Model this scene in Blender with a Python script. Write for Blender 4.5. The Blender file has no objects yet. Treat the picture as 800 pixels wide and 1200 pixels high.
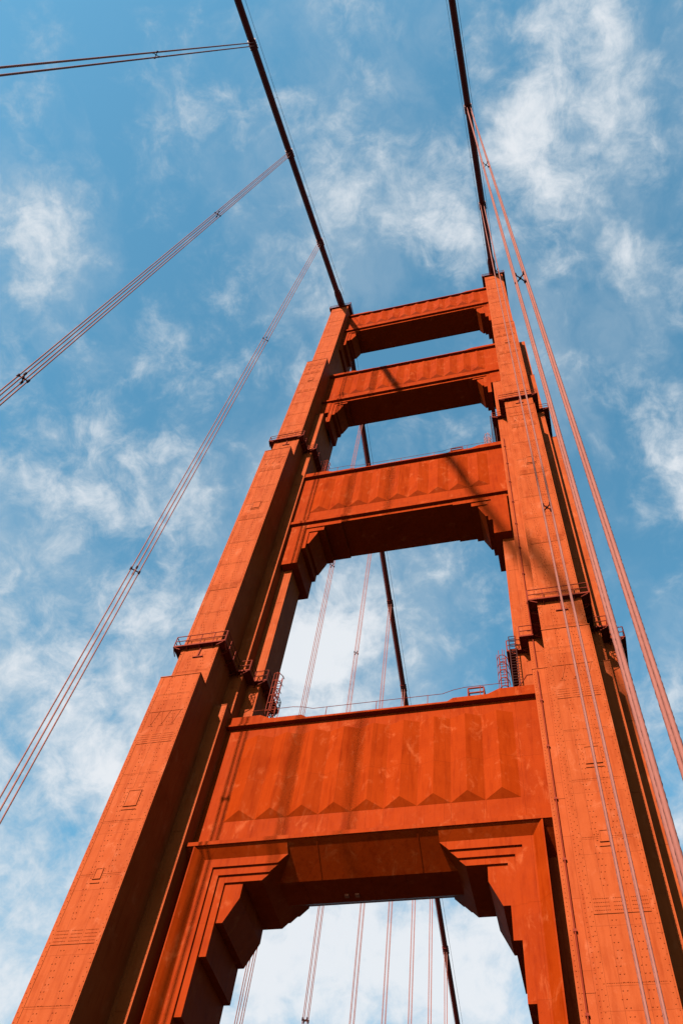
import bpy, math, random
from mathutils import Vector, Matrix
random.seed(7)
scene = bpy.context.scene
COL = scene.collection
YC = 0.95            # the tower's middle plane along the bridge
A = 13.716           # cable planes, left and right of the centre line
R_ = math.radians

# ---------------------------------------------------------------- mesh helper
class MB:
    def __init__(s): s.v = []; s.f = []
    def add(s, vs, fs):
        o = len(s.v); s.v += [tuple(p) for p in vs]; s.f += [tuple(i + o for i in f) for f in fs]
    def box(s, x0, x1, y0, y1, z0, z1):
        x0, x1 = min(x0, x1), max(x0, x1)
        s.add([(x0,y0,z0),(x1,y0,z0),(x1,y1,z0),(x0,y1,z0),(x0,y0,z1),(x1,y0,z1),(x1,y1,z1),(x0,y1,z1)],
              [(0,3,2,1),(4,5,6,7),(0,1,5,4),(1,2,6,5),(2,3,7,6),(3,0,4,7)])
    def prism_z(s, poly, z0, z1, bottom=True, top=True):
        n = len(poly)
        vs = [(x,y,z0) for x,y in poly] + [(x,y,z1) for x,y in poly]
        fs = [(i,(i+1)%n,n+(i+1)%n,n+i) for i in range(n)]
        if bottom: fs.append(tuple(range(n-1,-1,-1)))
        if top: fs.append(tuple(range(n,2*n)))
        s.add(vs, fs)
    def prism_y(s, poly, y0, y1):                     # polygon in (x, z), counter-clockwise seen from -y
        a = sum(poly[i][0]*poly[(i+1)%len(poly)][1]-poly[(i+1)%len(poly)][0]*poly[i][1] for i in range(len(poly)))
        if a < 0: poly = poly[::-1]
        n = len(poly)
        vs = [(x,y0,z) for x,z in poly] + [(x,y1,z) for x,z in poly]
        fs = [tuple(range(n)), tuple(range(2*n-1,n-1,-1))] + [(i,n+i,n+(i+1)%n,(i+1)%n) for i in range(n)]
        s.add(vs, fs)
    def tube(s, path, r, n=8, cap=True, up=None):
        P = [Vector(p) for p in path]; rings = []
        rr = r if isinstance(r,(list,tuple)) else [r]*len(P)
        T0 = (P[1]-P[0]).normalized()
        ref = Vector((0,0,1)) if abs(T0.z) < .9 else Vector((1,0,0))
        U = T0.cross(ref).normalized()
        vs = []
        for i, p in enumerate(P):
            a = P[max(i-1,0)]; b = P[min(i+1,len(P)-1)]; T = (b-a).normalized()
            U = (U - T*U.dot(T)).normalized(); V = T.cross(U)
            for k in range(n):
                t = 2*math.pi*k/n
                vs.append(p + (U*math.cos(t)+V*math.sin(t))*rr[i])
        fs = []
        for i in range(len(P)-1):
            for k in range(n):
                a = i*n+k; b = i*n+(k+1)%n
                fs.append((a,b,b+n,a+n))
        if cap: fs += [tuple(range(n-1,-1,-1)), tuple(range((len(P)-1)*n, len(P)*n))]
        s.add(vs, fs)
    def bar(s, p, q, w, h=None):
        h = h or w; p = Vector(p); q = Vector(q); T = (q-p).normalized()
        ref = Vector((0,0,1)) if abs(T.z) < .95 else Vector((1,0,0))
        U = T.cross(ref).normalized()*w/2; V = T.cross(U).normalized()*h/2
        vs = [p-U-V,p+U-V,p+U+V,p-U+V,q-U-V,q+U-V,q+U+V,q-U+V]
        s.add(vs, [(0,3,2,1),(4,5,6,7),(0,1,5,4),(1,2,6,5),(2,3,7,6),(3,0,4,7)])
    def rivet(s, x, y, z, r=.04, h=.03):              # a domed head on a face looking to -y
        r *= 1.0; h *= .95
        vs = []; n = 6
        for k in range(n):
            t = 2*math.pi*k/n; vs.append((x+r*math.cos(t), y, z+r*math.sin(t)))
        for k in range(n):
            t = 2*math.pi*k/n; vs.append((x+.55*r*math.cos(t), y-h, z+.55*r*math.sin(t)))
        s.add(vs, [(k,(k+1)%n,n+(k+1)%n,n+k) for k in range(n)] + [tuple(range(n,2*n))])
    def build(s, name, mat, parent=None, loc=(0,0,0), smooth=False):
        me = bpy.data.meshes.new(name); me.from_pydata(s.v, [], s.f); me.validate(); me.update()
        if smooth: me.polygons.foreach_set('use_smooth', [True]*len(me.polygons))
        me.materials.append(mat)
        o = bpy.data.objects.new(name, me); COL.objects.link(o)
        o.location = loc
        if parent: o.parent = parent
        return o

def tag(o, label=None, cat=None, group=None, kind=None):
    if label: o['label'] = label
    if cat: o['category'] = cat
    if group: o['group'] = group
    if kind: o['kind'] = kind
    return o
def empty(name, loc):
    o = bpy.data.objects.new(name, None); COL.objects.link(o); o.location = loc; o.empty_display_size = .5
    return o
def inst(src, parent, loc, name=None):
    c = src.copy(); COL.objects.link(c); c.parent = parent; c.location = loc
    return c

# ---------------------------------------------------------------- materials
class NT:
    def __init__(s, tree): s.t = tree; s.N = tree.nodes; s.L = tree.links
    def n(s, typ, **kw):
        o = s.N.new(typ)
        for k, v in kw.items(): setattr(o, k, v)
        return o
    def link(s, a, b): s.L.new(a, b)
    def val(s, sock, v):
        if hasattr(v, 'is_output') or isinstance(v, bpy.types.NodeSocket): s.L.new(v, sock)
        else: sock.default_value = v
    def math(s, op, a, b=0.0, c=None, clamp=False):
        o = s.n('ShaderNodeMath', operation=op, use_clamp=clamp)
        s.val(o.inputs[0], a); s.val(o.inputs[1], b)
        if c is not None: s.val(o.inputs[2], c)
        return o.outputs[0]
    def vmath(s, op, a, b=(0,0,0)):
        o = s.n('ShaderNodeVectorMath', operation=op)
        s.val(o.inputs[0], a); s.val(o.inputs[1], b)
        return o.outputs[1] if op in ('DOT_PRODUCT','LENGTH') else o.outputs[0]
    def scale(s, a, k):
        o = s.n('ShaderNodeVectorMath', operation='SCALE'); s.val(o.inputs[0], a); o.inputs[3].default_value = k
        return o.outputs[0]
    def noise(s, vec, scale, detail=4, rough=.5, dist=0):
        o = s.n('ShaderNodeTexNoise'); s.val(o.inputs['Vector'], vec)
        o.inputs['Scale'].default_value = scale; o.inputs['Detail'].default_value = detail
        o.inputs['Roughness'].default_value = rough; o.inputs['Distortion'].default_value = dist
        return o
    def ramp(s, fac, a, b, ca=(0,0,0,1), cb=(1,1,1,1)):
        o = s.n('ShaderNodeMapRange', interpolation_type='SMOOTHSTEP'); s.val(o.inputs[0], fac)
        o.inputs[1].default_value = a; o.inputs[2].default_value = b
        return o.outputs[0]
    def mix(s, fac, a, b, blend='MIX'):
        o = s.n('ShaderNodeMix', data_type='RGBA', blend_type=blend)
        s.val(o.inputs[0], fac); s.val(o.inputs[6], a); s.val(o.inputs[7], b)
        return o.outputs[2]

def rgb(c): return (c[0], c[1], c[2], 1)

def paint(name, base, dark, chalk, chalk_amt=.5, seam=None, rough=.56, streak=.5, spec=.02):
    m = bpy.data.materials.new(name); m.use_nodes = True
    t = NT(m.node_tree); b = t.N['Principled BSDF']
    tc = t.n('ShaderNodeTexCoord'); P = tc.outputs['Object']
    mp = t.n('ShaderNodeMapping'); t.link(P, mp.inputs[0]); mp.inputs['Scale'].default_value = (1,1,.12)
    big = t.noise(P, .35, 5, .6).outputs[0]
    fine = t.noise(P, 2.6, 6, .65).outputs[0]
    strk = t.noise(mp.outputs[0], 3.2, 5, .6).outputs[0]
    strk2 = t.noise(mp.outputs[0], 11., 4, .6).outputs[0]
    # paint that has weathered darker in runs and clouds
    f = t.math('ADD', t.math('MULTIPLY', t.ramp(strk, .45, .75), streak), t.math('MULTIPLY', t.ramp(big, .42, .72), .45))
    f = t.math('ADD', f, t.math('MULTIPLY', t.ramp(strk2, .5, .8), .25*streak), clamp=True)
    col = t.mix(f, rgb(base), rgb(dark))
    # chalked, faded scuffs
    mp2 = t.n('ShaderNodeMapping'); t.link(P, mp2.inputs[0]); mp2.inputs['Scale'].default_value = (1.0,1,.55)
    mp2.inputs['Location'].default_value = (3.1,0,7.7)
    ck = t.noise(mp2.outputs[0], 1.1, 9, .74, .6).outputs[0]
    ckf = t.math('MULTIPLY', t.ramp(ck, .53, .72), chalk_amt)
    col = t.mix(ckf, col, rgb(chalk))
    # grime specks
    sp = t.noise(P, 9., 3, .6).outputs[0]
    col = t.mix(t.math('MULTIPLY', t.ramp(sp, .62, .76), .35), col, rgb([c*.45 for c in dark]))
    h = t.math('MULTIPLY', fine, .5)
    if seam:
        sx, sz, mort = seam
        sep = t.n('ShaderNodeSeparateXYZ'); t.link(P, sep.inputs[0])
        cmb = t.n('ShaderNodeCombineXYZ')
        t.link(t.math('ADD', sep.outputs[0], sep.outputs[1]), cmb.inputs[0]); t.link(sep.outputs[2], cmb.inputs[1])
        br = t.n('ShaderNodeTexBrick'); t.link(cmb.outputs[0], br.inputs['Vector'])
        br.offset = 0.0; br.inputs['Scale'].default_value = 1
        br.inputs['Brick Width'].default_value = sx; br.inputs['Row Height'].default_value = sz
        br.inputs['Mortar Size'].default_value = mort; br.inputs['Mortar Smooth'].default_value = .4
        br.inputs['Color1'].default_value = (1,1,1,1); br.inputs['Color2'].default_value = (.88,.88,.88,1)
        br.inputs['Mortar'].default_value = (.48,.42,.42,1)
        col = t.mix(.75, col, br.outputs[0], 'MULTIPLY')
        h = t.math('SUBTRACT', h, t.math('MULTIPLY', br.outputs['Fac'], .6))
    t.link(col, b.inputs['Base Color'])
    bp = t.n('ShaderNodeBump'); bp.inputs['Strength'].default_value = .25; bp.inputs['Distance'].default_value = .04
    t.link(h, bp.inputs['Height']); t.link(bp.outputs[0], b.inputs['Normal'])
    t.link(t.math('ADD', t.math('MULTIPLY', fine, .22), rough-.1), b.inputs['Roughness'])
    b.inputs['Specular IOR Level'].default_value = spec
    return m

M = {}
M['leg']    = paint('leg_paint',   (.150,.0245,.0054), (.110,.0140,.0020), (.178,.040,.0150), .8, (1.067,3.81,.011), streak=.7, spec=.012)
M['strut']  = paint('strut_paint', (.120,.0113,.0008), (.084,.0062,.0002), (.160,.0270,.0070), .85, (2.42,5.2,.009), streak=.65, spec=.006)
M['rail']   = paint('rail_paint',  (.085,.0095,.0035), (.055,.006,.0025), (.11,.02,.008), .3)
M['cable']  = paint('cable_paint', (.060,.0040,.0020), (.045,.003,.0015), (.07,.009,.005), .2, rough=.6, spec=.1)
M['rope']   = paint('rope_paint',  (.120,.040,.030), (.085,.025,.019), (.15,.060,.048), .5, rough=.6)
M['clamp']  = paint('clamp_paint', (.02,.004,.003), (.012,.0025,.002), (.03,.008,.006), .3)
M['pale']   = paint('primer_paint', (.15,.045,.024), (.12,.028,.015), (.17,.07,.045), .4)

def simple(name, col, rough=.8, noise=(2., .25), bump=0.0, spec=.3):
    m = bpy.data.materials.new(name); m.use_nodes = True
    t = NT(m.node_tree); b = t.N['Principled BSDF']
    tc = t.n('ShaderNodeTexCoord')
    ns = t.noise(tc.outputs['Object'], noise[0], 6, .6).outputs[0]
    c = t.mix(ns, rgb([v*(1-noise[1]) for v in col]), rgb([v*(1+noise[1]) for v in col]))
    t.link(c, b.inputs['Base Color']); b.inputs['Roughness'].default_value = rough
    b.inputs['Specular IOR Level'].default_value = spec
    if bump:
        bp = t.n('ShaderNodeBump'); bp.inputs['Strength'].default_value = bump
        t.link(ns, bp.inputs['Height']); t.link(bp.outputs[0], b.inputs['Normal'])
    return m
M['asphalt'] = simple('asphalt', (.040,.039,.038), .9, (6,.3), .2)
M['concrete'] = simple('concrete', (.085,.082,.077), .85, (3,.2), .1)
M['line'] = simple('lane_paint', (.75,.74,.70), .6)
M['water'] = simple('sea_water', (.012,.028,.034), .12, (.03,.3), .5, .5)

# ---------------------------------------------------------------- tower
tower = empty('bridge_tower', (0, YC, 0))
tag(tower, 'towering red orange steel suspension bridge tower with two stepped legs and four cross struts', 'bridge tower')

L1z, L2z, L2b, L3z, TOP = 48.3, 88.9, 105.3, 122.0, 152.9
SEG = [(-66., L1z, [(1.53,-6.79),(2.57,-3.57),(3.65,-1.35)]),
       (L1z,  L2z, [(1.53,-5.70),(2.57,-2.55),(3.65,-1.35)]),
       (L2z,  L2b, [(1.53,-4.55),(2.57,-2.55)]),
       (L2b,  L3z, [(1.53,-4.55),(2.57,-1.35)]),
       (L3z,  TOP, [(1.50,-3.53)])]
def outline(layers, d=0.0, dy=None):
    dy = d if dy is None else dy
    pts = []
    n = len(layers)
    for i, (w, y) in enumerate(layers):               # right front quarter
        pts.append((w+d, y-dy))
        if i < n-1: pts.append((w+d, layers[i+1][1]-dy))
    q = pts                                            # from the front face round to the side
    right = q + [(x, -y) for x, y in q[::-1]]
    left = [(-x, y) for x, y in right[::-1]]
    return right + left                                # counter-clockwise seen from above

leg = MB()
for i, (z0, z1, lay) in enumerate(SEG):
    leg.prism_z(outline(lay), z0-(.02 if i else 0), z1, bottom=False, top=True)
# ledge plates at the set-backs
def ledge(x0, x1, yf, yb, z):
    leg.box(x0-.045, x1+.045, yf-.045, yb-.01, z+.003, z+.07)
    leg.box(x0-.045, x1+.045, -yb+.01, -yf+.045, z+.003, z+.07)
ledge(-1.53, 1.53, -6.79, -5.70, L1z)
ledge(-1.53, 1.53, -5.70, -4.55, L2z)
ledge(-1.5, 1.5, -4.55, -3.53, L3z)
for s in (-1, 1):
    for (u0, u1, yf, yb, z) in ((1.535,2.57,-3.57,-2.55,L1z),(1.535,2.57,-2.55,-1.35,L2b),(2.605,3.65,-1.35,-.2,L2z)):
        x0, x1 = sorted((s*u0, s*u1))
        leg.box(x0+(.0 if s>0 else -.04), x1+(.04 if s>0 else 0), yf-.04, yb-.01, z+.003, z+.06)
# edge angles on the core front, splice plates, panel hatches, rivets
def core_front(z0, z1, hw, y, fine):
    zs = [z0]
    cuts = [c for c in SPL if z0+1 < c < z1-1]
    bounds = [z0] + cuts + [z1]
    for a, b in zip(bounds[:-1], bounds[1:]):
        for s in (-1, 1):
            x0, x1 = sorted((s*(hw-.27), s*(hw+.02)))
            leg.box(x0, x1, y-.022, y+.2, a-1.1+.01 if a != z0 else a, b-1.1 if b != z1 else b-.05)
            if fine:
                n = int((b-a)/.24)
                for k in range(n):
                    zz = a-1.0+(k+.5)*(b-a)/n
                    if zz < z0+.2 or zz > z1-.2: continue
                    leg.rivet(s*(hw-.07 if k % 2 else hw-.19), y-.022, zz, .036, .024)
    for c in cuts:
        leg.box(-hw+.275, hw-.275, y-.020, y+.2, c, c+1.05)          # splice plate
        leg.box(-hw+.275, hw-.275, y-.032, y+.2, c-.045, c+.0)          # its lower lip
        if fine:
            for r in range(4):
                for k in range(30):
                    x = -hw+.36+k*(2*hw-.72)/29
                    if abs(abs(x)-.42) < .10: continue
                    leg.rivet(x, y-.02, c+.14+r*.2, .034, .024)
    # seams between plates
    z = z0+1.6
    while z < z1-.6:
        if all(abs(z-c) > .9 for c in cuts):
            leg.box(-hw+.28, hw-.28, y-.008, y+.2, z, z+.045)
            if fine:
                for k in range(34):
                    leg.rivet(-hw+.33+k*(2*hw-.66)/33, y-.006, z+.12, .024, .018)
        z += 3.72
    if fine:                                              # two staggered bands over the inner diaphragms
        for cx in (-.52, .52):
            n = int((z1-z0)/.36)
            for k in range(n):
                zz = z0+.3+k*.36
                if any(c-.1 < zz < c+1.1 for c in cuts): continue
                off = (.0,.09,.18,.09)[k % 4]
                for dx in (-.09, .09): leg.rivet(cx-.09+off+dx, y, zz, .038, .03)
SPL = [12.4, 27.3, 41.6, 60.9, 73.0, 83.6, 95.6, 109.5, 116.5, 128.5, 136.5, 144.5, 150.6]
core_front(0., L1z, 1.53, -6.79, True)
core_front(L1z+.1, L2z, 1.53, -5.70, True)
core_front(L2z+.1, L3z, 1.53, -4.55, True)
core_front(L3z+.1, TOP, 1.50, -3.53, False)
def hatch(x, y, z, w=.75, h=1.15):
    for a in ((-w/2-.07, -w/2), (w/2, w/2+.07)): leg.box(x+a[0], x+a[1], y-.06, y+.1, z-.06, z+h+.06)
    leg.box(x-w/2, x+w/2, y-.06, y+.1, z-.06, z); leg.box(x-w/2, x+w/2, y-.06, y+.1, z+h, z+h+.06)
    leg.box(x-w/2, x+w/2, y-.03, y+.1, z+.003, z+h-.003)
    leg.box(x-w/2-.1, x+w/2+.1, y-.045, y+.1, z-.32, z-.27)
    for k in range(5):
        for sx in (-1, 1): leg.rivet(x+sx*(w/2+.16), y, z+.05+k*h/4.4, .03, .024)
hatch(.1, -6.79, 36.3); hatch(.0, -5.70, 75.2); hatch(.1, -4.55, 113.6, .6, .9); hatch(0, -6.79, 16.2)
hatch(-.15, -6.79, 31.2, .35, .6)
for y, z, hw in ((-6.79, 43.2, 1.53), (-5.70, 85.2, 1.53), (-4.55, 118.4, 1.53)):     # bracing angles showing as Vs
    leg.box(-hw+.3, hw-.3, y-.03, y+.1, z+1.35, z+1.41)
    for cx in (-.78, 0.02, .80):
        leg.bar((cx-.3, y-.0, z+1.33), (cx, y-.0, z+.1), .05, .05)
        leg.bar((cx+.3, y-.0, z+1.33), (cx, y-.0, z+.1), .05, .05)
        leg.box(cx-.14, cx+.14, y-.025, y+.1, z-.02, z+.04)
    for sx in (-.3, .35): leg.box(sx-.16, sx+.16, y-.012, y+.1, z-5.5, z+.0)
# edge angles and seams of the second layer
for s in (-1, 1):
    for (z0, z1, w, y, ww) in ((0., L1z, 2.57, -3.57, 1.53), (L1z+.1, L2b, 2.57, -2.55, 1.53), (L2b+.1, L3z, 2.57, -1.35, 1.53)):
        x0, x1 = sorted((s*(w-.2), s*(w+.018)))
        leg.box(x0, x1, y-.02, y+.15, z0, z1-.05)
        x0, x1 = sorted((s*(ww+.003), s*(ww+.2)))
        leg.box(x0, x1, y-.02, y+.15, z0, z1-.05)
        z = z0+3.0
        while z < z1-1:
            x0, x1 = sorted((s*(ww+.21), s*(w-.21)))
            leg.box(x0, x1, y-.02, y+.15, z, z+.06); z += 11.3
        if z0 < 60:
            k = 0; z = z0+.4
            while z < min(z1, 62.)-.2:
                leg.rivet(s*(w-.1), y-.02, z, .034, .024); leg.rivet(s*(ww+.1), y-.02, z+.12, .034, .024); z += .26
    for (z0, z1) in ((0, L1z), (L1z+.1, L2z)):
        x0, x1 = sorted((s*3.48, s*3.668)); leg.box(x0, x1, -1.368, -1.2, z0, z1-.05)
        z = z0+6.
        while z < z1-2:
            x0, x1 = sorted((s*2.62, s*3.47)); leg.box(x0, x1, -1.364, -1.2, z, z+.05); z += 9.7

legL = leg.build('tower_leg', M['leg'], tower, (-A, 0, 0))
legR = inst(legL, tower, (A, 0, 0))

# conduit pipe on the near face of the right leg's inner shoulder
c = MB()
y2 = -3.57-.09
path1 = [(11.47, y2, 1.), (11.47, y2, L1z-.3)]
c.tube(path1, .05, 8); c.tube([(11.47, -2.55-.09, L1z+.05), (11.47, -2.55-.09, 88.)], .045, 8)
c.tube([(11.47, y2, L1z-.35), (11.47, -2.6, L1z+.1)], .05, 8)
z = 4.
while z < 88:
    yy = y2 if z < L1z else -2.64
    c.box(11.38, 11.56, yy-.06, yy+.12, z, z+.14); z += 4.1
c.tube([(11.47, -2.64, 48.9), (10.7, -2.62, 48.9), (10.2, -2.62, 48.0), (9.5, -2.62, 47.2)], .045, 8)
c.build('conduit_pipe', M['rail'], legR, (-A, 0, 0))

# ---- cross struts
def corner(sgn, layers, zt, xo, name, mat, parent):
    m = MB()
    for poly, y in layers:
        m.prism_y([(sgn*u, z) for u, z in poly], y, -y)
    return m, m.build(name, mat, parent)

def strut(yf, ztop, cap_y, zface, lip, soffit, xe, npl, plz, pld, plu, niche, layers, bevel=None):
    m = MB()
    zb = ztop-.17
    if niche:
        lo = lip[2]+.02                                             # box girder whose lower flanks slope in to a narrow soffit
        sec = [(yf,zb),(yf,zface+.12),(lo,zface+.12),(lo,zface),(-1.05,soffit),(1.05,soffit),(-lo,zface),(-lo,zface+.12),(-yf,zface+.12),(-yf,zb)]
        ns = len(sec)
        m.add([(-xe,y,z) for y,z in sec]+[(xe,y,z) for y,z in sec],
              [tuple(range(ns)), tuple(range(2*ns-1,ns-1,-1))]+[(i,ns+i,ns+(i+1)%ns,(i+1)%ns) for i in range(ns)])
        for x in (-2.75, 3.35):                                       # joints down the sloping flank
            dy, dz = -1.05-lo, soffit-zface; L = math.hypot(dy,dz); oy, oz = dz/L*.012, -dy/L*.012
            m.bar((x,lo+.05*dy+oy,zface+.05*dz+oz),(x,lo+.97*dy+oy,zface+.97*dz+oz),.05,.02)
    else:
        m.box(-xe, xe, yf, -yf, zface, zb)
        m.box(-xe, xe, yf+.03, -yf-.03, soffit, zface+.02)
    x = -xe+1.4
    while x < xe-1:                                        # plate joints across the soffit
        m.box(x-.05, x+.05, (-1.0 if niche else yf+.15), (1.0 if niche else -yf-.15), soffit-.018, soffit+.05); x += 2.07
    # folded pleats across the face, each ending in a sloping facet
    w = 2*plu/npl
    for i in range(npl):
        u0 = -plu+i*w; u1 = u0+w; um = (u0+u1)/2
        z0, z1 = plz; ya = yf-.004; yp = yf-pld
        m.add([(u0,ya,z0),(u1,ya,z0),(um,yp,z0+pld*1.45),(u0,ya,z1),(u1,ya,z1),(um,yp,z1)],
              [(0,1,2),(1,4,5,2),(4,3,5),(3,0,2,5),(0,3,4,1)])
        m.box(u0-.007, u0+.007, yf-.012, yf+.1, zface+.02, zb-.02)      # plate seams between the folds
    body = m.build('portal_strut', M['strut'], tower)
    cp = MB()
    cp.box(-xe, xe, cap_y, -cap_y, zb, ztop)
    for s in (-1, 1):                                                     # the coping rises in steps to the legs
        pl = [(4.9,ztop-.01),(5.5,ztop+.42),(7.9,ztop+.42),(8.7,ztop+.85),(xe-.01,ztop+.85),(xe-.01,ztop-.01)]
        cp.prism_y([(s*u, z) for u, z in pl], cap_y+.12, -cap_y-.12)
    k = -xe+1.7
    while k < xe-1: cp.box(k, k+.03, cap_y-.008, cap_y+.2, zb+.01, ztop-.004); k += 3.1
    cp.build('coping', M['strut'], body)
    lp = MB()
    if niche:
        lp.box(-xe, xe, lip[2], yf+.3, lip[0], lip[1]); lp.box(-xe, xe, -yf-.3, -lip[2], lip[0], lip[1])
    else: lp.box(-xe, xe, lip[2], -lip[2], lip[0], lip[1])
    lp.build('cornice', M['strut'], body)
    for s in (-1, 1):
        b = MB()
        for poly, y in layers: b.prism_y([(s*u, z) for u, z in poly], y, -y)
        if bevel:
            (ui, zi, yi), (uo, zo, yo), zbot, tip = bevel
            # mitred sloping frame: top run and jamb run
            T = [(s*tip,yi,zi),(s*ui,yi,zi),(s*uo,yo,zo),(s*tip,yo,zo)]
            J = [(s*ui,yi,zi),(s*ui,yi,zbot),(s*uo,yo,zbot),(s*uo,yo,zo)]
            Bk = [(s*tip,yi+.2,zi),(s*tip,yi+.2,zo)]
            fs = []
            vs = T + J[1:3] + [(s*uo,yi+.25,zbot),(s*uo,yi+.25,zo),(s*tip,yi+.25,zo)]
            # indices: 0 tip in,1 corner in,2 corner out,3 tip out,4 in bot,5 out bot,6 back bot,7 back corner,8 back tip
            fs = [(0,1,2,3),(1,4,5,2),(2,5,6,7),(3,2,7,8),(0,3,8),(4,6,5)]
            if s < 0: fs = [f[::-1] for f in fs]
            b.add(vs, fs)
            x0, x1 = sorted((s*10.5, s*10.58)); b.box(x0, x1, yo-.01, yi+.4, zbot, zo-.06)     # narrow outer fillet
        b.build('corner_bracket', M['strut'], body)
    return body

ZB = -3.
# lowest strut (over the roadway portal)
yA, yB, yC, yD = -1.20-YC, -1.33-YC, -1.46-YC, -1.59-YC
t4 = 36.08
S4 = strut(-1.45-YC, 46.95, -1.84-YC, 36.05, (36.0,36.28,-2.24-YC), 34.57, 11.6, 9, (38.35,45.6), .38, 9.45, True,
  [([(10.5,31.35),(7.94,31.35),(7.22,32.9),(7.22,33.95),(6.04,33.95),(4.64,35.4),(4.64,t4-.03),(10.5,t4-.03)], yA),
   ([(10.51,29.25),(8.36,29.25),(8.36,33.9),(6.02,33.9),(4.6,35.38),(4.6,t4-.02),(10.51,t4-.02)], yB),
   ([(10.52,25.9),(8.81,25.9),(8.81,34.35),(5.6,34.35),(4.59,35.39),(4.59,t4-.01),(10.52,t4-.01)], yC),
   ([(10.54,ZB),(9.25,ZB),(9.25,34.85),(5.12,34.85),(4.58,35.4),(4.58,t4),(10.54,t4)], yD)],
  ((9.92,35.42,yD-.004),(10.50,36.05,-2.19-YC),ZB,4.58))
# second strut
yf = -1.2-YC; t = 76.7
S3 = strut(yf, 87.1, -1.58-YC, 76.9, (76.5,76.95,-1.5-YC), 76.0, 11.6, 9, (78.9,85.9), .38, 9.45, False,
  [([(10.9,73.0),(8.77,73.0),(8.11,74.8),(8.11,75.12),(7.5,75.12),(7.5,t),(10.9,t)], yf+.22),
   ([(10.92,72.05),(9.0,72.05),(9.0,75.1),(7.46,75.1),(7.46,t),(10.92,t)], yf+.11),
   ([(10.95,69.35),(9.4,69.35),(9.4,75.75),(5.67,75.75),(5.67,t+.03),(10.95,t+.03)], yf-.004)])
# third strut
yf = -.92-YC; t = 110.8
S2 = strut(yf, 120.5, -1.29-YC, 110.95, (110.6,111.05,-1.22-YC), 110.1, 12.3, 11, (112.6,119.4), .34, 10.4, False,
  [([(10.8,107.3),(9.75,107.3),(9.15,109.15),(9.15,109.72),(8.6,109.72),(8.6,t),(10.8,t)], yf+.26),
   ([(10.82,106.5),(9.98,106.5),(9.98,109.7),(8.55,109.7),(8.55,t),(10.82,t)], yf+.15),
   ([(10.85,104.1),(10.4,104.1),(10.4,110.3),(6.74,110.3),(6.74,t+.03),(10.85,t+.03)], yf+.05),
   ([(12.25,107.1),(10.86,107.1),(10.86,110.5),(8.,110.5),(8.,t+.04),(12.25,t+.04)], yf-.03)])
# top strut
yf = -1.0-YC; t = 142.3
S1 = strut(yf, 150.5, -1.36-YC, 142.5, (142.05,142.6,-1.3-YC), 141.5, 12.3, 11, (144.3,149.5), .34, 10.9, False,
  [([(12.0,138.3),(10.66,138.3),(10.12,140.0),(10.12,141.32),(9.75,141.32),(9.75,t),(12.0,t)], yf+.24),
   ([(12.05,137.8),(10.98,137.8),(10.98,141.3),(9.7,141.3),(9.7,t),(12.05,t)], yf+.14),
   ([(12.1,135.5),(11.4,135.5),(11.4,141.8),(7.8,141.8),(7.8,t+.03),(12.1,t+.03)], yf+.05),
   ([(12.25,132.9),(11.86,132.9),(11.86,142.0),(9.,142.0),(9.,t+.04),(12.25,t+.04)], yf-.03)])
# small drain lamps under the lowest strut
lm_ = MB()
for dx in (-.35, .3):
    lm_ = MB(); lm_.box(-1.2+dx-.12, -1.2+dx+.12, .3, .55, 34.45, 34.566); lm_.build('soffit_fitting', M['pale'], S4)

# guard frames, hand lines and ladders on the struts
def guard(parent, x0, x1, y, z, h=.95):
    g = MB()
    for x in (x0, x1):
        for yy in (y, y+.8): g.bar((x,yy,z), (x,yy,z+h), .09)
    for zz in (z+h, z+h*.5):
        g.bar((x0,y,zz),(x1,y,zz),.09); g.bar((x0,y+.8,zz),(x1,y+.8,zz),.09)
        g.bar((x0,y,zz),(x0,y+.8,zz),.09); g.bar((x1,y,zz),(x1,y+.8,zz),.09)
    g.build('guard_frame', M['rail'], parent)
guard(S4, 6.55, 7.65, -1.55-YC, 47.36); guard(S3, 5.6, 6.9, -1.3-YC, 87.5)
def handline(parent, xe, y, z):
    g = MB()
    for zz in (.55, 1.05):
        pts = [(x, y, z+zz+(.42 if abs(x) > 5.5 else 0)*max(0, min(1, (abs(x)-5)/.8))) for x in [-xe+i*2*xe/24 for i in range(25)]]
        if zz > .9: g.tube(pts, .022, 6)
    for x in (-7.4, -3.7, 0, 3.7, 7.4):
        g.bar((x,y,z-.02+(.42 if abs(x) > 5.5 else 0)), (x,y,z+1.08+(.42 if abs(x) > 5.5 else 0)), .04)
    g.build('hand_line', M['rail'], parent)
handline(S4, 9.5, -1.62-YC, 46.95); handline(S3, 9.5, -1.36-YC, 87.1)

def ladder(parent, x, y, z0, z1, mat, cage=True, side=1):
    g = MB()
    for dx in (-.24, .24): g.bar((x+dx,y,z0),(x+dx,y,z1),.07)
    z = z0+.2
    while z < z1: g.bar((x-.24,y,z),(x+.24,y,z),.04); z += .3
    lad = g.build('access_ladder', mat, parent)
    if cage:
        h = MB(); n = 9; pos = []
        for k in range(n+1):
            a = math.pi*k/n
            pos.append((x-.42*math.cos(a), y-.72*math.sin(a)))
        z = z0+1.2
        while z <= z1+.01:
            for p, q in zip(pos[:-1], pos[1:]): h.bar((p[0],p[1],z),(q[0],q[1],z),.035,.06)
            z += .85
        for k in (1,3,5,6,8): h.bar((pos[k][0],pos[k][1],z0+1.2),(pos[k][0],pos[k][1],z1),.04)
        h.build('safety_cage', mat, lad)
ladder(S4, 9.03, -.95-YC+.75, 47.75, 53.0, M['rail'])
ladder(S4, 9.92, -1.05-YC, 47.7, 54.2, M['clamp'], cage=False)
ladder(S4, -8.55, -1.0-YC+.6, 47.75, 53.3, M['rail'])
ladder(S3, 9.68, -.8-YC+.6, 87.9, 92.0, M['pale'])
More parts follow.
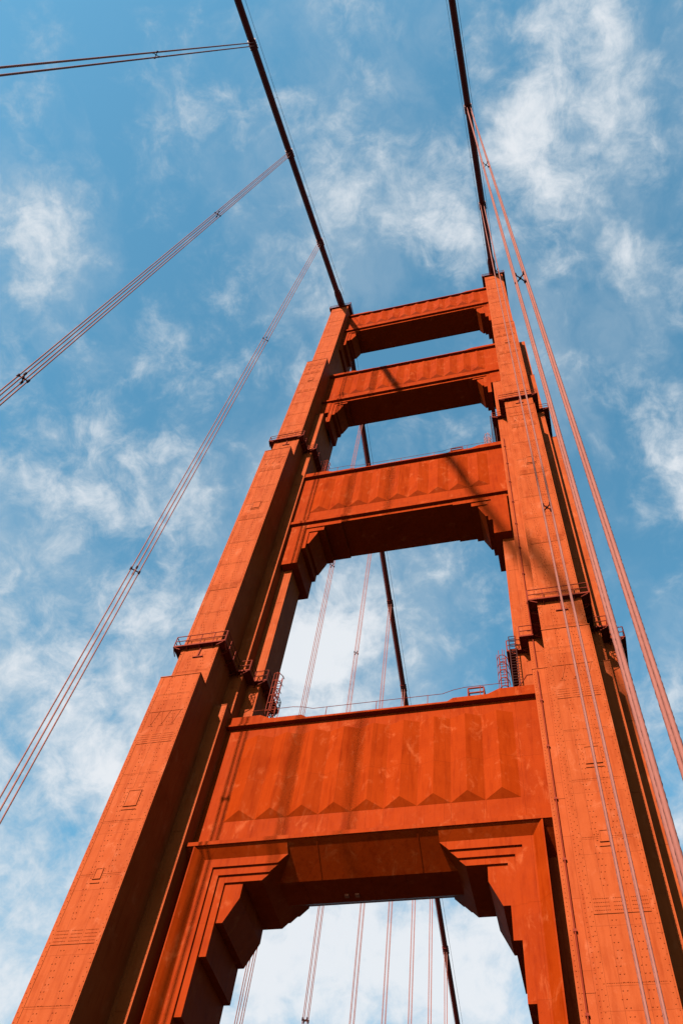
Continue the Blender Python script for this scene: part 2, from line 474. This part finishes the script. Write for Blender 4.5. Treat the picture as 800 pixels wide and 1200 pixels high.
ladder(S3, 10.5, -.85-YC, 87.9, 96.6, M['clamp'], cage=False)
ladder(S3, -9.3, -.8-YC+.5, 87.9, 92.0, M['rail'])

# ---- access platforms round the legs
def platform(layers, z, d, rails=(.5,1.08), ylim=0.9):
    """floor, knee brackets and railing that follow the stepped outline of a leg"""
    out = outline(layers, d, d*.62); inn = outline(layers, 0)
    fl = MB(); n = len(out)
    fl.prism_z(out, z-.06, z)
    rl = MB()
    for i in range(n):
        (x0,y0), (x1,y1) = out[i], out[(i+1)%n]
        L = math.hypot(x1-x0, y1-y0)
        if L < .05: continue
        tx, ty = (x1-x0)/L, (y1-y0)/L; nx, ny = ty, -tx            # outward normal of a ccw outline
        fl.bar((x0,y0,z-.10),(x1,y1,z-.10),.06,.14)
        k = max(1, round(L/1.15))
        for j in range(k+1):
            s = j/k; px, py = x0+(x1-x0)*s-nx*.03, y0+(y1-y0)*s-ny*.03
            rl.bar((px,py,z-.15),(px,py,z+rails[-1]),.055)
            if L > 1.2 or j == 0:
                fl.bar((px,py,z-.13),(px-nx*d*.98,py-ny*d*.98,z-.13),.08,.12)
                fl.bar((px-nx*.1,py-ny*.1,z-.25),(px-nx*d*.97,py-ny*d*.97,z-.55),.06)
        for r in rails: rl.bar((x0,y0,z+r),(x1,y1,z+r),.05)
    return fl, rl
def put_platform(layers, z, d):
    fl, rl = platform(layers, z, d)
    a = fl.build('access_platform', M['rail'], legL); r = rl.build('railing', M['rail'], a)
    b = inst(a, legR, (0,0,0)); inst(r, b, (0,0,0))
put_platform([(1.53,-5.70),(2.57,-2.55),(3.65,-1.35)], 53.0, .62)
put_platform([(1.53,-4.55),(2.57,-2.55)], 93.7, .62)
put_platform([(1.50,-3.53)], 152.75, .42)
# hanging knee bar in the middle of each core platform, and the saddle block on the top
for lg in (legL,):
    for z, y in ((53.0,-5.70),(93.7,-4.55)):
        k = MB(); k.bar((.1,y-.04,z-.2),(.05,y-.06,z-1.25),.1,.1); k.bar((-.35,y-.05,z-1.3),(.5,y-.05,z-1.3),.09,.09)
        kk = k.build('platform_prop', M['rail'], legL); inst(kk, legR, (0,0,0))
    s = MB(); s.box(-.85,.85,-3.3,3.3,TOP-.01,TOP+1.5); s.prism_z([(-1.1,-3.2),(1.1,-3.2),(1.1,3.2),(-1.1,3.2)], TOP-.01, TOP+.5)
    for yy in (-2.6,-1.3,0,1.3,2.6): s.box(-1.15,1.15,yy-.06,yy+.06,TOP,TOP+1.2)
    ss = s.build('cable_saddle', M['leg'], legL); inst(ss, legR, (0,0,0))

# ---------------------------------------------------------------- main cables
HC, SF, SB = 156.0, .4949, .5893
def cz(y):
    d = abs(y); return HC-(SF if y < 0 else SB)*d+.00035*d*d
FRONT = [-(15.256+15.24*k) for k in range(3)]
BACK = [17.15, 31.75, 46.6, 60.3, 75.0, 89.0, 103.2]
def main_cable(x, label):
    root = empty('main_cable', (x, 0, HC)); tag(root, label, 'cable', 'main suspension cables')
    def pts(y0, y1, n, dx=0, dz=0):
        return [(dx, y0+(y1-y0)*i/n, cz(y0+(y1-y0)*i/n)-HC+dz) for i in range(n+1)]
    b = MB(); b.tube(pts(-120, -1, 60), .46, 18); b.tube(pts(-1.3, 1.3, 6), .455, 18); b.tube(pts(1, 260, 90), .46, 18)
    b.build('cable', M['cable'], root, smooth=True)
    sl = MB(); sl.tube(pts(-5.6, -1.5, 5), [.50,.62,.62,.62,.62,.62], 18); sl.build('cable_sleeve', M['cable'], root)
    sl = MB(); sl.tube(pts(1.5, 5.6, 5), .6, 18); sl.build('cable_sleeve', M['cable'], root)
    for y in FRONT + BACK:
        c_ = MB(); c_.tube(pts(y-.55, y+.55, 2), .55, 18)
        for dy in (-.5,-.17,.17,.5):
            c_.tube(pts(y+dy-.05, y+dy+.05, 1), .59, 18)
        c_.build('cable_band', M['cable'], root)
    for dx in (-.72, .72):
        h = MB(); h.tube(pts(-120,-4,40,dx,1.25), .024, 6); h.tube(pts(4,260,60,dx,1.25), .024, 6)
        y = -8.
        while y > -118: h.bar((dx*.55,y,cz(y)-HC+.3),(dx,y,cz(y)-HC+1.27),.03); y -= 15.24
        h.build('hand_rope', M['clamp'], root)
    return root
main_cable(-A, 'dark red main cable slanting across the sky to the top of the left tower leg')
main_cable(A, 'dark red main cable running down to the top of the right tower leg')

# ---------------------------------------------------------------- suspenders
def rope_mesh(H, twisted, r=.049):
    m = MB()
    if not twisted:
        m.tube([(0,0,0),(0,0,H)], r, 8, cap=True); return m
    n = 18; dz = .11; k = int(H/dz); vs = []
    for i in range(k+1):
        z = i*H/k; ph = z*2*math.pi/.95
        for j in range(n):
            t = 2*math.pi*j/n
            rr = r*(1.0+.17*math.cos(6*(t-ph)))
            vs.append((rr*math.cos(t), rr*math.sin(t), z))
    fs = [(i*n+j, i*n+(j+1)%n, (i+1)*n+(j+1)%n, (i+1)*n+j) for i in range(k) for j in range(n)]
    m.add(vs, fs); return m
def clamp_mesh(s):
    m = MB()
    for a in (1, -1): m.bar((-s,-a*s,0),(s,a*s,0),.05,.07)
    m.box(-.06,.06,-.06,.06,-.07,.07)
    for sx in (-1,1):
        for sy in (-1,1): m.tube([(sx*s,sy*s,-.14),(sx*s,sy*s,.14)], .072, 10)
    return m
CL = None
def suspender(x, y, label, clamps, twisted, group):
    global CL
    root = empty('suspender', (x, y, 0)); tag(root, label, 'suspender rope', group)
    s = .25 if x > 0 else .205; H = cz(y)-.1; first = None
    for sx in (-1, 1):
        for sy in (-1, 1):
            if first is None:
                first = rope_mesh(H, twisted, .048 if x > 0 else .037).build('rope', M['rope'], root, (sx*s, sy*s, 0), smooth=True)
            else: inst(first, root, (sx*s, sy*s, 0))
    for z in clamps:
        if CL is None: CL = clamp_mesh(.215).build('spacer_clamp', M['clamp'], root, (0,0,z))
        else: inst(CL, root, (0,0,z))
gF, gB = 'suspender ropes on the near side of the tower', 'suspender ropes seen through the tower portals'
suspender(-A, FRONT[0], 'four thin suspender ropes joining the left cable closest above the left tower leg', (48.1, 97.0), True, gF)
suspender(-A, FRONT[1], 'four suspender ropes slanting from left cable to left edge, middle of three sets', (44.9, 92.7), True, gF)
suspender(-A, FRONT[2], 'near horizontal dark suspender ropes at the top left corner of the sky', (88.1,), True, gF)
suspender(A-.06, FRONT[0], 'pair of suspender ropes hanging in front of the right tower leg', (48.1, 106.0), True, gF)
suspender(A+.1, FRONT[1], 'thick pink suspender ropes against the sky right of the right tower leg', (44.2, 83.0), True, gF)
bl = ['suspender ropes leftmost behind the tower, emerging beside the left bracket of the lowest portal',
      'suspender ropes behind the tower, second from left through the lowest portal',
      'suspender ropes behind the tower, third from the left through the lowest portal',
      'suspender ropes behind the tower, fourth from the left through the lowest portal',
      'suspender ropes behind the tower, fifth from the left through the lowest portal',
      'suspender ropes behind the tower, just left of the dark cable in the lowest portal',
      'faint suspender ropes dropping from the band on the dark cable in the lowest portal']
for y, l, cl in zip(BACK, bl, ((45.5,97.6),(45.0,96.9),(44.5,),(44.,),(44.,),(),())):
    suspender(-A, y, l, cl, False, gB)

# ---------------------------------------------------------------- deck, road, sea (below the frame)
d = MB(); d.box(-14.6, 14.6, -420, 420, -2.2, -.15)
tag(d.build('bridge_deck', M['concrete']), kind='structure')
d = MB(); d.box(-9.4, 9.4, -420, 420, -.149, 0.0)
tag(d.build('road', M['asphalt']), kind='structure')
for s in (-1, 1):
    d = MB(); x0, x1 = sorted((s*9.404, s*13.2)); d.box(x0, x1, -420, 420, -.148, .12)
    tag(d.build('sidewalk', M['concrete']), kind='structure')
d = MB()
for x in (-6.3,-3.15,3.15,6.3):
    y = -120.
    while y < 120: d.box(x-.06, x+.06, y, y+3, .002, .005); y += 9
for dx in (-.18, .18): d.box(dx-.06, dx+.06, -200, 200, .002, .005)
tag(d.build('lane_markings', M['line']), kind='structure')
d = MB(); d.add([(-9000,-9000,-67),(9000,-9000,-67),(9000,9000,-67),(-9000,9000,-67)], [(0,1,2,3)])
tag(d.build('water', M['water']), kind='structure')

# ---------------------------------------------------------------- light
EL, AZ = 28.5, 16.0                     # sun height; how far it stands left of straight behind the viewer
sun_dir = Vector((-math.sin(R_(AZ))*math.cos(R_(EL)), -math.cos(R_(AZ))*math.cos(R_(EL)), math.sin(R_(EL))))
sl = bpy.data.lights.new('sun', 'SUN'); sl.energy = 4.6; sl.angle = R_(.75); sl.color = (1.0, .955, .88)
so = bpy.data.objects.new('sun', sl); COL.objects.link(so); so.location = (0,-60,200)
so.rotation_euler = sun_dir.to_track_quat('Z', 'Y').to_euler()

w = bpy.data.worlds.new('World'); scene.world = w; w.use_nodes = True
t = NT(w.node_tree); bg = t.N['Background']
sky = t.n('ShaderNodeTexSky', sky_type='NISHITA'); sky.sun_disc = False
sky.sun_elevation = R_(EL); sky.sun_rotation = R_(180+AZ); sky.altitude = 0; sky.air_density = 1.0; sky.dust_density = .6; sky.ozone_density = 1.6
tc = t.n('ShaderNodeTexCoord'); D = t.vmath('NORMALIZE', tc.outputs['Generated'])
warp = t.noise(D, 7., 5, .6)
wv = t.scale(t.vmath('SUBTRACT', warp.outputs[1], (.5,.5,.5)), .10)
Dw = t.vmath('NORMALIZE', t.vmath('ADD', D, wv))
BL = [([-0.4624,0.0741,0.8835],.3,.035),([-0.4476,0.1301,0.8847],.12,.05),([-0.0913,0.077,0.9928],.22,.04),([-0.0753,0.1593,0.9843],.2,.05),([-0.0235,0.214,0.9765],.5,.034),([0.1352,0.0724,0.9882],.27,.045),([0.0974,0.1079,0.9894],.22,.05),([0.0447,0.1085,0.9931],.22,.035),([0.1528,0.1404,0.9782],.12,.06),([0.084,0.0141,0.9964],.15,.03),([0.0813,0.163,0.9833],.13,.04),([0.1563,0.259,0.9532],.17,.05),([0.1308,0.412,0.9018],.2,.05),([0.161,0.4947,0.854],.36,.045),([0.1791,0.4084,0.8951],.1,.04),([-0.3313,0.2641,0.9058],.12,.04),([-0.2352,0.2679,0.9343],.18,.05),([-0.1632,0.1655,0.9726],.18,.05),([-0.4182,0.4138,0.8086],.16,.1),([-0.491,0.2958,0.8194],.1,.12),([-0.5314,0.4334,0.7278],.16,.12),([-0.2232,0.5757,0.7866],.40,.075),([-0.2772,0.6082,0.7438],.3,.06),([-0.1781,0.5453,0.8191],.1,.05),([-0.0655,0.5328,0.8437],.1,.06),([-0.4976,0.6332,0.5928],.34,.13),([-0.5337,0.6995,0.4753],.3,.1),([-0.4139,0.5849,0.6975],.16,.1),([-0.3117,0.7926,0.5241],.40,.1),([-0.21,0.8223,0.5289],.36,.09),([-0.0993,0.8434,0.5281],.46,.08),([0.1221,0.6632,0.7385],.3,.05),([0.1057,0.755,0.6471],.3,.06),([-0.0713,0.3992,0.9141],.06,.05),([-0.1009,-0.0385,0.9942],.2,.03),([-0.2177,0.1517,0.9641],.1,.05),([0.193,0.048,0.98],.15,.05)]
acc = None
for c_, wt, sg in BL:
    dt = t.vmath('DOT_PRODUCT', Dw, tuple(c_))
    g = t.math('EXPONENT', t.math('MULTIPLY', t.math('SUBTRACT', dt, 1.0), 1/sg**2))
    g = t.math('MULTIPLY', g, wt)
    acc = g if acc is None else t.math('ADD', acc, g)
n1 = t.noise(Dw, 10., 9, .62, .25).outputs[0]
n2 = t.noise(D, 26., 7, .66, .45).outputs[0]
fb = t.math('ADD', t.math('MULTIPLY', n1, .64), t.math('MULTIPLY', n2, .36))
dens = t.math('ADD', t.math('MULTIPLY', t.math('SUBTRACT', fb, .5), 1.5), t.math('MULTIPLY', acc, .62))
thin = t.math('MULTIPLY', t.ramp(dens, -.04, .40), .40)
mpv = t.n('ShaderNodeMapping'); t.link(Dw, mpv.inputs[0]); mpv.inputs['Scale'].default_value = (1.6,1.0,1.0); mpv.inputs['Rotation'].default_value = (0,0,R_(35))
veil = t.noise(mpv.outputs[0], 4.5, 8, .6, .2).outputs[0]
thin = t.math('ADD', thin, t.math('MULTIPLY', t.ramp(veil, .42, .70), .28))
thick = t.math('MULTIPLY', t.ramp(dens, .05, .50), .92)
fac = t.math('ADD', thin, t.math('MULTIPLY', thick, t.math('SUBTRACT', 1.0, thin)), clamp=True)
skyc = t.mix(1.0, sky.outputs[0], (.44,.80,.73,1), 'MULTIPLY')
cloud = t.mix(t.ramp(dens, .1, .5), (1.5,1.75,1.95,1), (2.25,2.34,2.45,1))
colr = t.mix(fac, skyc, cloud)
t.link(colr, bg.inputs['Color']); bg.inputs['Strength'].default_value = .08

# ---------------------------------------------------------------- camera
cam = bpy.data.cameras.new('camera'); co = bpy.data.objects.new('camera', cam); COL.objects.link(co)
rows = [(0.9667214595,0.2342450113,0.1028537523),(0.1547904325,-0.8556582310,0.4938511048),(-0.2036898173,0.4614956840,0.8634420606)]
r, u, f = [Vector(v) for v in rows]
co.matrix_world = Matrix(((r.x,u.x,-f.x,12.1093),(r.y,u.y,-f.y,-41.98805),(r.z,u.z,-f.z,1.7),(0,0,0,1)))
cam.sensor_fit = 'VERTICAL'; cam.sensor_height = 36; cam.lens = 999.548/1200*36
cam.clip_start = .1; cam.clip_end = 20000
scene.camera = co
vs = scene.view_settings
scene.display_settings.display_device = 'sRGB'
vs.view_transform = 'Standard'; vs.look = 'None'; vs.exposure = 2.2; vs.gamma = 1.0; vs.use_curve_mapping = False
